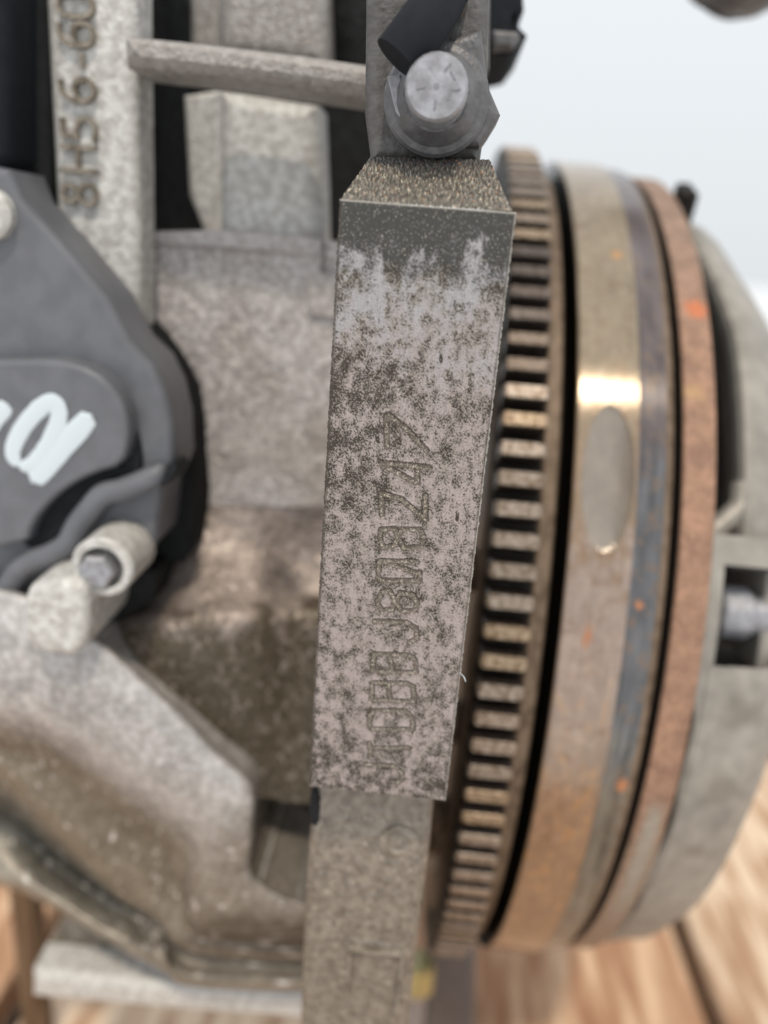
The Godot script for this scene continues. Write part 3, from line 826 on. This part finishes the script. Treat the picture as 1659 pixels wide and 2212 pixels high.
		c = c * (1.0 + 0.22 * st + 0.14 * n + 0.1 * wear + 0.18 * q3(x * 220.0, th * 16.0, 5.0))
		c = c.lerp(Color(0.25, 0.16, 0.105), 0.45 * smoothstep(0.12, 0.5, q3(x * 500.0, th * 130.0, 120.0)))
		c = c.lerp(Color(0.50, 0.41, 0.34), 0.3 * smoothstep(0.25, 0.55, q3(x * 700.0, th * 60.0, 220.0)))
		var d1 := Vector2((x - 0.0215) * 1000.0, (th - 1.345) * 133.0)
		c = c.lerp(Color(0.55, 0.2, 0.07), 0.8 * smoothstep(1.9, 0.2, Vector2(d1.x * 1.3, d1.y * 0.6).length() + 2.2 * q3(x * 3000.0, th * 500.0, 3.0)))
		c = c.lerp(Color(0.62, 0.31, 0.11), 0.8 * smoothstep(2.0, 0.3, Vector2((x - 0.0255) * 1000.0, (th - 0.66) * 133.0 * 0.8).length()))
		for q in [[0.0205, 1.19], [0.024, 1.205], [0.0225, 1.215], [0.0275, 1.5], [0.021, 1.55], [0.02, 1.72]]:
			c = c.lerp(Color(0.24, 0.14, 0.09), 0.65 * smoothstep(1.3, 0.3, Vector2((x - q[0]) * 1000.0, (th - q[1]) * 133.0).length() + q3(x * 3000.0, th * 400.0, 9.0)))
		c = c.lerp(Color(0.33, 0.19, 0.1), 0.6 * smoothstep(0.0008, 0.0, x - 0.0156))
		var e := Vector2((x - 0.0231) / 0.0054, (th - 1.096) / 0.116)
		if e.length() < 1.02:
			c = Color(0.33, 0.285, 0.24) * (1.0 + 0.12 * n + 0.15 * q3(x * 250.0, th * 30.0, 8.0))
		return c
	var dent := func(x: float, r: float, th: float) -> Vector2:
		var e := Vector2((x - 0.0231) / 0.0054, (th - 1.096) / 0.116).length()
		return Vector2(x, r - 0.0018 * maxf(0.0, 1.0 - e * e) - (0.00025 if e < 1.0 else 0.0) + 0.000012 * q3(x * 300.0, th * 20.0, 2.0))
	b = MB.new()
	lathe(b, [Vector2(0.0160, 0.13265), Vector2(0.0164, 0.1330)], ths, 1, tint)
	lathe(b, [Vector2(0.0164, 0.1330), Vector2(0.0291, 0.1330)], ths, 44, tint, dent)
	lathe(b, [Vector2(0.0160, 0.112), Vector2(0.0160, 0.13255)], ths, 1, tint)
	lathe(b, [Vector2(0.0160, 0.13255), Vector2(0.0160, 0.13265)], ths, 1, tint)
	part("rim_band", b.mesh(), M.band, f, "wide tan rim band with an oval milled dimple", false)
	var blue := func(x: float, r: float, th: float) -> Color:
		var n := q3(x * 700.0, th * 40.0, 70.0)
		var st := q3(x * 5000.0, th * 9.0, 10.0)
		var c := Color(0.115, 0.095, 0.095).lerp(Color(0.12, 0.122, 0.132), smoothstep(0.95, 1.15, th + 0.1 * n))
		c = c.lerp(Color(0.17, 0.155, 0.13), smoothstep(1.45, 1.65, th + 0.1 * n))
		c = c * (1.0 + 0.9 * st + 0.3 * n)
		c = c.lerp(Color(0.20, 0.14, 0.10), 0.7 * smoothstep(0.1, 0.45, q3(x * 900.0, th * 90.0, 140.0)))
		for q in [[0.0315, 1.29, 0.9], [0.034, 1.60, 1.6], [0.0335, 0.985, 0.0]]:
			c = c.lerp(Color(0.6, 0.24, 0.1), smoothstep(q[2], 0.2, Vector2((x - q[0]) * 1000.0, (th - q[1]) * 133.0 * 0.7).length() + 0.7 * q3(x * 4000.0, th * 500.0, 3.0)) if q[2] > 0.0 else 0.0)
		return c
	b = MB.new()
	lathe(b, [Vector2(0.0291, 0.1330), Vector2(0.0293, 0.1325), Vector2(0.0352, 0.1318)], ths, 8, blue)
	part("tempered_band", b.mesh(), M.dull_band, f, "narrow bluish steel band beside the tan rim", false)
	b = MB.new()
	lathe(b, [Vector2(0.0352, 0.1318), Vector2(0.0362, 0.1314), Vector2(0.0371, 0.1304), Vector2(0.0377, 0.1290), Vector2(0.0379, 0.108)], full, 1, func(_x, _r, _t): return Color(0.11, 0.088, 0.072))
	part("rounded_edge", b.mesh(), M.steel_brown, f, "", false)


# ---------------------------------------------------------------- clutch
func clutch() -> void:
	var f := thing("clutch", "clutch pressure plate with a rusty ring and a pressed beige steel cover", "clutch", Vector3(0, HY, 0))
	var ths := arc(-PI, PI, 700)
	var rust := func(x: float, r: float, th: float) -> Color:
		var n := q3(x * 1500.0, th * 200.0, 20.0)
		var c := Color(0.40, 0.235, 0.16).lerp(Color(0.36, 0.24, 0.18), smoothstep(0.9, 0.5, th)) * (1.0 + 0.3 * n + 0.35 * q3(x * 300.0, th * 45.0, 88.0))
		c = c.lerp(Color(0.36, 0.27, 0.2), smoothstep(1.6, 1.85, th + 0.15 * n) * 0.8)
		c = c.lerp(Color(0.42, 0.37, 0.31), smoothstep(0.0022, 0.0012, absf(x - 0.0432) + 0.0006 * n) * smoothstep(1.62, 1.68, th) * smoothstep(2.1, 1.8, th))
		if x < 0.0394 or x > 0.0463:
			return Color(0.06, 0.048, 0.04)  # side faces painted dark as shade in the gaps
		c = c.lerp(Color(0.66, 0.22, 0.10), smoothstep(3.4, 1.8, Vector2((x - 0.0435) * 1000.0, (th - 0.757) * 130.0).length() + n))
		c = c.lerp(Color(0.66, 0.42, 0.2), 0.7 * smoothstep(2.6, 0.5, Vector2((x - 0.0415) * 700.0, (th - 0.93) * 130.0).length() + 2.0 * n))
		return c
	var b := MB.new()
	lathe(b, [Vector2(0.0393, 0.112), Vector2(0.0393, 0.1296), Vector2(0.0397, 0.1301), Vector2(0.0460, 0.1301), Vector2(0.0464, 0.1297), Vector2(0.0464, 0.10)], ths, 6, rust)
	part("pressure_ring", b.mesh(), M.rust_ring, f, "flat rust coloured ring edge", false)
	b = MB.new()
	lathe(b, [Vector2(0.0368, 0.112), Vector2(0.0394, 0.112)], arc(-PI, PI, 120))
	lathe(b, [Vector2(0.0464, 0.106), Vector2(0.052, 0.100), Vector2(0.085, 0.088), Vector2(0.086, 0.02)], arc(-PI, PI, 120))
	part("light_block_drum", b.mesh(), M.drum, f, "", false)  # dark drum added inside to block light, shows through the opening
	var cv := part("cover", null, null, f, "pressed beige grey steel cover with raised arches", false)
	var cs := func(x: float, r: float, th: float) -> Color:
		var n := q3(x * 500.0, th * 50.0, 33.0)
		var c := Color(0.345, 0.32, 0.285) * (1.0 + 0.25 * n + 0.2 * q3(x * 120.0, th * 14.0, 9.0))
		for q in [[0.0575, 1.468, 5.0, 3.4], [0.0575, 1.62, 4.0, 4.5], [0.056, 1.78, 3.0, 2.5]]:
			c = c.lerp(Color(0.2, 0.175, 0.145), 0.55 * smoothstep(1.4, 0.5, Vector2((x - q[0]) * 1000.0 / q[2], (th - q[1]) * 126.0 / q[3]).length() + 0.5 * n))
		return c
	var lean := func(x: float, r: float, th: float) -> Vector2:
		return Vector2(x - 0.0045 * smoothstep(0.8, 0.4, th), r)
	b = MB.new()
	# arch over the upper half, open towards the ring
	lathe(b, [Vector2(0.0575, 0.106), Vector2(0.0548, 0.1185), Vector2(0.0550, 0.1208), Vector2(0.0558, 0.1222), Vector2(0.0575, 0.1228), Vector2(0.061, 0.1218), Vector2(0.066, 0.1185), Vector2(0.071, 0.1135), Vector2(0.078, 0.102), Vector2(0.084, 0.083), Vector2(0.085, 0.03)], arc(0.34, 1.165, 90), 3, cs, lean)
	lathe(b, [Vector2(0.0565, 0.106), Vector2(0.0545, 0.1185), Vector2(0.0552, 0.1212), Vector2(0.0575, 0.1222), Vector2(0.064, 0.1195), Vector2(0.071, 0.1135), Vector2(0.078, 0.102), Vector2(0.084, 0.083), Vector2(0.085, 0.03)], arc(-3.0, -0.15, 90), 3, cs)
	# closed body below
	lathe(b, [Vector2(0.0492, 0.1275), Vector2(0.0525, 0.1277), Vector2(0.0535, 0.1270), Vector2(0.061, 0.1262), Vector2(0.067, 0.1225), Vector2(0.074, 0.112), Vector2(0.082, 0.09), Vector2(0.083, 0.03)], arc(1.385, 3.2, 200), 4, cs)
	cv.mesh = b.mesh(); cv.material_override = M.cover_vertex
	# flange beside the ring
	b = MB.new()
	var shift := func(x: float, r: float, th: float) -> Vector2:
		return Vector2(x + 0.0013 * smoothstep(1.42, 1.5, th) + 0.0006 * sin(th * 23.0) * smoothstep(1.5, 1.7, th), r)
	lathe(b, [Vector2(0.0468, 0.110), Vector2(0.0468, 0.1268), Vector2(0.0471, 0.1272), Vector2(0.0499, 0.1272), Vector2(0.0503, 0.1268), Vector2(0.0503, 0.110)], arc(1.19, 3.2, 240), 2, cs, shift)
	part("flange", b.mesh(), M.cover_vertex, f, "", false)
	# strap between arch and flange
	b = MB.new()
	lathe(b, [Vector2(0.0462, 0.105), Vector2(0.0462, 0.1262), Vector2(0.0475, 0.1272), Vector2(0.056, 0.1274), Vector2(0.064, 0.1262), Vector2(0.072, 0.121), Vector2(0.084, 0.105)], arc(1.165, 1.215, 8), 3, cs)
	part("strap", b.mesh(), M.cover_vertex, f, "", false)
	b = MB.new()
	var lip := PackedVector3Array()
	for i in 9:
		var t := i / 8.0
		var an := lerpf(1.06, 1.175, t)
		lip.append(Vector3(lerpf(0.0560, 0.0490, smoothstep(0.3, 1.0, t)), cos(an) * 0.1195, sin(an) * 0.1195))
	tube(b, lip, radii(9, 0.0026), 14)
	part("arch_lip", b.mesh(), M.cover_steel, f, "", false)
	# spring bolt in the opening
	b = MB.new()
	lathe(b, [Vector2(0.0528, 0.0), Vector2(0.0528, 0.0045), Vector2(0.0534, 0.0056), Vector2(0.0542, 0.0060), Vector2(0.0592, 0.0060), Vector2(0.0600, 0.0054), Vector2(0.0604, 0.0046), Vector2(0.070, 0.0044)], arc(-PI, PI, 40), 1)
	var bo := part("cover_bolt", b.mesh(), M.zinc, f, "", false)
	bo.position = Vector3(0, cos(1.305) * 0.1165, sin(1.305) * 0.1165)
	b = MB.new()
	lathe(b, [Vector2(0.0625, 0.095), Vector2(0.0625, 0.1195), Vector2(0.0632, 0.120), Vector2(0.0650, 0.120), Vector2(0.0655, 0.1195), Vector2(0.0655, 0.095)], arc(1.22, 1.40, 12), 1, cs)
	part("spring_strip", b.mesh(), M.cover_vertex, f, "", false)
	# small side clip at the upper back edge
	b = MB.new()
	b.box(Vector3(0.047, -0.004, -0.005), Vector3(0.0515, 0.005, 0.005), 0.0008)
	bo = part("clip", b.mesh(), M.steel_dark, f, "", false)
	bo.position = Vector3(0, cos(0.35) * 0.1275, sin(0.35) * 0.1275)
	bo.rotation.x = 0.35


# ---------------------------------------------------------------- plastic cover with paint marks
func plastic_cover() -> void:
	var o := thing("plastic_cover", "grey plastic cover with white paint strokes, bolted beside the engine block", "engine cover", P(100, 900, 0.13))
	part("black_strip", slab_mesh([22, -120, 98, -120, 106, 455, 146, 520, 236, 630, 330, 740, 368, 792, 397, 850, 410, 925, 414, 1005, 420, 1080, 414, 1190, 392, 1220, 335, 1218, 300, 1100, 100, 700, 30, 480], 0.118, 0.09, 0.002), M.matte_black, o)  # matte black strip between cover and block
	part("base_plate", slab_mesh([-140, 330, 18, 365, 42, 425, 130, 522, 230, 640, 280, 736, 326, 780, 355, 839, 372, 910, 377, 1000, 366, 1030, 350, 1060, 338, 1172, 300, 1210, 240, 1300, 0, 1330, -140, 1330], 0.131, 0.118, 0.0018), M.plastic, o)
	part("raised_panel", slab_mesh([-140, 780, 60, 778, 125, 777, 200, 798, 250, 843, 275, 893, 280, 951, 264, 1006, 200, 1024, 137, 1058, 96, 1096, 70, 1132, 54, 1180, -140, 1190], 0.1362, 0.13, 0.0012, 1), M.plastic, o, "raised rounded panel carrying the paint strokes")
	part("shadow_gap", slab_mesh([44, 1186, 62, 1130, 90, 1090, 130, 1050, 200, 1018, 268, 1002, 300, 1020, 262, 1050, 210, 1070, 176, 1110, 150, 1150, 120, 1186], 0.1325, 0.125, 0.0005, 1), M.plastic_dark, o)  # dark plate painted as the shaded cavity under the panel
	part("groove_shade", slab_mesh([246, 846, 268, 870, 286, 905, 298, 950, 306, 1012, 296, 1024, 262, 1016, 264, 940], 0.1325, 0.125, 0.0005, 1), M.plastic_dark, o)  # dark plate painted as shade beside the raised panel
	part("lip", slab_mesh([360, 1006, 380, 1002, 384, 1016, 366, 1044, 346, 1054, 352, 1030], 0.1345, 0.128, 0.0004), M.plastic_dark, o)
	var b := MB.new()
	var path := curve([P(350, 1010, 0.131), P(330, 1030, 0.133), P(268, 1056, 0.134), P(224, 1068, 0.1345), P(194, 1100, 0.1345), P(168, 1134, 0.1345), P(146, 1174, 0.1345), P(112, 1196, 0.1345), P(75, 1210, 0.1345), P(42, 1232, 0.134), P(17, 1268, 0.133), P(-10, 1300, 0.132), P(-60, 1340, 0.131)], 8)
	var r := radii(path.size(), 0.0023)
	for i in 8: r[i] = lerpf(0.0012, 0.0023, i / 8.0)
	tube(b, path, r, 20)
	part("ridge", b.mesh(), M.plastic, o, "rounded wavy ridge along the lower edge of the cover")
	# paint: three brushed strokes standing a little proud
	for st in [[[198, 895, 134, 968, 68, 1044], 21.0], [[38, 1008, 26, 975, 48, 925, 88, 880, 118, 870, 126, 905, 106, 955, 72, 1000, 40, 1010], 17.0], [[16, 872, -10, 905, -50, 960], 17.0]]:
		var pts := []
		var src: Array = st[0]
		for i in range(0, src.size(), 2): pts.append(P(src[i], src[i + 1], 0.1365))
		var cv := curve(pts, 6)
		b = MB.new()
		var wdt: float = st[1] / 1659.0 * 0.155
		var rows := []
		for i in cv.size():
			var d := (cv[mini(i + 1, cv.size() - 1)] - cv[maxi(i - 1, 0)]).normalized()
			var nrm := Vector3(-d.y, d.x, 0)
			var t := float(i) / (cv.size() - 1)
			var ww := wdt * sqrt(maxf(0.0, 1.0 - pow(absf(2.0 * t - 1.0), 7.0))) * (1.0 + 0.12 * N1.get_noise_1d(i * 60.0)) + 0.00005
			var row := PackedVector3Array()
			for k in 9:
				var q := k / 4.0 - 1.0
				row.append(cv[i] + nrm * ww * q + Vector3(0, 0, 0.00018 * sqrt(maxf(0.0, 1.0 - q * q)) - 0.00012))
			rows.append(row)
		b.grid(rows, [], Vector3(0, 0, 1))
		part("paint_stroke", b.mesh(), M.paint, o)
	# corner bits at the far left
	b = MB.new()
	knob(b, P(-16, 462, 0.131), [Vector2(0.0045, 0.0), Vector2(0.0045, 0.002), Vector2(0.0035, 0.0028), Vector2(0.0, 0.003)])
	part("cover_screw", b.mesh(), M.cast_bright, o)
	part("upper_housing", slab_mesh([-140, -140, 12, -140, 18, 330, -10, 372, -140, 380], 0.128, 0.10, 0.003), M.sleeve, o)


# ---------------------------------------------------------------- things round the top
func top_things() -> void:
	var sl := thing("cable_sleeve", "black cable sleeve slanting down to the flange bolt, its upper end open", "cable", P(910, 60, 0.165))
	var b := MB.new()
	var path := curve([P(980, -60, 0.150), P(948, 6, 0.157), P(905, 66, 0.162), P(858, 128, 0.163)], 6)
	tube(b, path, radii(path.size(), 0.0033), 28)
	part("sleeve", b.mesh(), M.sleeve, sl)
	b = MB.new()
	var p0 := P(972, -12, 0.1565)
	tube(b, PackedVector3Array([p0 + Vector3(0.0, -0.0008, -0.002), p0 + Vector3(0.0, 0.0006, 0.0014)]), PackedFloat32Array([0.0024, 0.0020]), 24)
	part("sleeve_opening", b.mesh(), M.oily, sl)

	var c := thing("connector", "dark jagged plug behind the upper corner of the engine block", "connector", P(1095, 50, 0.10))
	part("housing", slab_mesh([1040, -120, 1118, -120, 1131, -10, 1133, 20, 1120, 40, 1122, 56, 1140, 74, 1122, 98, 1112, 112, 1088, 118, 1060, 114, 1040, 128], 0.10, 0.07, 0.0012), M.sleeve, c)
	part("latch", slab_mesh([1062, 62, 1118, 66, 1126, 80, 1108, 102, 1066, 104], 0.103, 0.09, 0.001), M.zinc_dull, c)
	part("back_plate", slab_mesh([1000, -120, 1062, -120, 1058, 150, 1020, 160], 0.128, 0.11, 0.0015), M.cast_grey, c)

	var h := thing("round_housing", "dark rounded metal housing hanging into the upper corner against the white", "housing", P(1600, -60, 0.02))
	b = MB.new()
	var rows := []
	var cols := []
	var cc := P(1616, -120, 0.02)
	for j in 25:
		var th := PI * j / 24.0
		var row := PackedVector3Array()
		var col := PackedColorArray()
		for i in 49:
			var ph := TAU * i / 48.0
			var d := Vector3(sin(th) * cos(ph), cos(th), sin(th) * sin(ph))
			var q := cc + d * Vector3(0.0185, 0.0175, 0.016) * (1.0 + 0.05 * N1.get_noise_3dv(d * 70.0))
			row.append(q); col.append(Color.WHITE)
		rows.append(row); cols.append(col)
	b.grid(rows, cols, Vector3(0, 0, 1))
	for i in b.n.size():
		if b.n[i].dot(b.v[i] - cc) < 0.0: b.n[i] = -b.n[i]
	part("shell", b.mesh(), M.zinc_dull, h)


# ---------------------------------------------------------------- pallet, supports, ground
func fibre() -> void:
	var o := thing("fibre", "tiny pale fibre curling out from the edge of the stamped pad", "fibre", P(1000, 1462, 0.172))
	var b := MB.new()
	var path := curve([P(990, 1450, 0.1715), P(996, 1456, 0.1722), P(1002, 1462, 0.1728), P(1006, 1472, 0.173)], 5)
	tube(b, path, radii(path.size(), 0.00006), 8)
	part("strand", b.mesh(), M.paint, o)


func surroundings() -> void:
	var top := HY - 0.19
	var pal := thing("wooden_pallet", "worn wooden pallet of orange brown boards under the engine", "pallet", Vector3(0, 0, 0))
	rng.seed = 11
	var xs := [-0.62, -0.505, -0.39, -0.275, -0.152, -0.008, 0.1335, 0.243, 0.36, 0.47]
	var ws := [0.1, 0.1, 0.105, 0.11, 0.135, 0.1325, 0.1, 0.105, 0.1, 0.1]
	for i in xs.size():
		var b := MB.new()
		# a board with a slightly wavy top and worn edges
		var rows := []
		for j in 61:
			var z := lerpf(-0.62, 0.36, j / 60.0)
			var row := PackedVector3Array()
			for k in 13:
				var t := k / 12.0
				var x: float = xs[i] + ws[i] * t
				var y := top - 0.0035 * pow(absf(2.0 * t - 1.0), 8.0) + 0.0007 * N1.get_noise_2d(x * 2500.0 + i * 90.0, z * 160.0) - (0.002 if i % 3 == 1 else 0.0)
				if k == 0 or k == 12: x += 0.0012 * N1.get_noise_2d(z * 300.0, i * 50.0 + k)
				row.append(Vector3(x, y, z))
			rows.append(row)
		b.grid(rows, [], Vector3(0, 1, 0))
		for j in 60:
			for e in [0, 12]:
				b.quad(rows[j][e], rows[j + 1][e], Vector3(rows[j + 1][e].x, top - 0.022, rows[j + 1][e].z), Vector3(rows[j][e].x, top - 0.022, rows[j][e].z), Vector3(-1 if e == 0 else 1, 0, 0))
		for e in [0, 60]:
			for k in 12:
				b.quad(rows[e][k], rows[e][k + 1], Vector3(rows[e][k + 1].x, top - 0.022, rows[e][k].z), Vector3(rows[e][k].x, top - 0.022, rows[e][k].z), Vector3(0, 0, -1 if e == 0 else 1))
		part("plank", b.mesh(), M.wood if i in [2, 3, 5] else M.wood_pale, pal)
	for z in [-0.55, -0.12, 0.3]:
		var b := MB.new()
		b.box(Vector3(-0.62, 0.0, z - 0.045), Vector3(0.57, top - 0.0225, z + 0.045), 0.003)
		part("bearer", b.mesh(), M.wood_brown, pal)

	var foot := thing("support_foot", "grey upright metal foot under the bottom of the toothed ring", "support", P(970, 2150, 0.052))
	part("leg", slab_mesh([922, 2052, 1000, 2040, 1028, 2062, 1026, 2240, 1022, 2420, 912, 2420, 915, 2160], 0.058, 0.03, 0.003), M.zinc_dull, foot)
	part("head", slab_mesh([938, 2000, 1012, 1996, 1026, 2064, 926, 2056], 0.050, 0.028, 0.003), M.steel_brown, foot)
	var nut := thing("zinc_bolt", "shiny yellow green zinc bolt beside the grey support foot", "bolt", P(905, 2100, 0.075))
	var b := MB.new()
	var cb := P(906, 2092, 0.07)
	tube(b, PackedVector3Array([cb + Vector3(0, -0.03, 0), cb + Vector3(0, -0.004, 0)]), radii(2, 0.0036), 24)
	part("shank", b.mesh(), M.zinc, nut)
	b = MB.new()
	tube(b, PackedVector3Array([cb + Vector3(0, -0.008, 0), cb + Vector3(0, 0.002, 0), cb + Vector3(0, 0.0032, 0)]), PackedFloat32Array([0.0058, 0.0058, 0.005]), 6)
	part("head", b.mesh(), M.zinc_yellow, nut)

	var st := thing("wooden_post", "narrow dark brown wooden post under the lower corner of the casting", "post", P(45, 2100, 0.07))
	b = MB.new()
	var f0 := P(36, 1880, 0.075)
	b.box(Vector3(f0.x - 0.0042, top, 0.066), Vector3(f0.x + 0.0042, f0.y + 0.01, 0.075), 0.0012)
	part("post", b.mesh(), M.wood_brown, st)

	var gnd := MeshInstance3D.new()
	gnd.name = "ground"
	var pm := PlaneMesh.new()
	pm.size = Vector2(400, 400)
	gnd.mesh = pm
	gnd.material_override = M.snow
	gnd.set_meta("kind", "structure")
	gnd.set_meta("label", "plain white ground behind the engine")
	add_child(gnd, true)


func _ready() -> void:
	var cam := Camera3D.new()
	cam.name = "camera"
	add_child(cam)
	cam.transform = Transform3D(BAS.orthonormalized(), EYE)
	cam.near = 0.01
	cam.far = 600.0
	cam.keep_aspect = Camera3D.KEEP_HEIGHT
	var at := CameraAttributesPhysical.new()
	at.frustum_focal_length = 18.0
	at.frustum_focus_distance = 0.107
	at.exposure_aperture = 18.0 / 3.3
	at.frustum_near = 0.01
	at.frustum_far = 600.0
	cam.attributes = at
	cam.fov = 67.38
	cam.current = true
	var we := WorldEnvironment.new()
	we.name = "environment"
	var env := Environment.new()
	env.background_mode = Environment.BG_SKY
	var sky := Sky.new()
	var sm := ProceduralSkyMaterial.new()
	sm.sky_top_color = Color(0.96, 0.98, 1.0)
	sm.sky_horizon_color = Color(0.875, 0.893, 0.905)
	sm.sky_curve = 0.25
	sm.sky_energy_multiplier = 1.0
	sm.ground_bottom_color = Color(0.85, 0.86, 0.87)
	sm.ground_horizon_color = Color(0.875, 0.893, 0.905)
	sm.sun_angle_max = 1.0
	sky.sky_material = sm
	env.sky = sky
	env.tonemap_mode = Environment.TONE_MAPPER_LINEAR
	env.tonemap_exposure = 1.03
	env.sdfgi_enabled = true; env.ssao_enabled = true; env.ssil_enabled = true
	we.environment = env
	add_child(we)
	var sun := DirectionalLight3D.new()
	sun.name = "sun"
	add_child(sun)
	sun.light_color = Color(1.0, 0.95, 0.87)
	sun.light_energy = 0.6
	sun.light_angular_distance = 3.5
	sun.shadow_enabled = true
	sun.look_at_from_position(Vector3(0.05, 0.872, 0.463) * 5.0, Vector3.ZERO)

	N1.seed = 1; N1.frequency = 0.02; N1.fractal_octaves = 3
	N2.seed = 2; N2.frequency = 0.02; N2.fractal_octaves = 2
	N3.seed = 3; N3.frequency = 0.02
	materials()
	surroundings()
	engine_block()
	flywheel()
	clutch()
	plastic_cover()
	top_things()
	fibre()
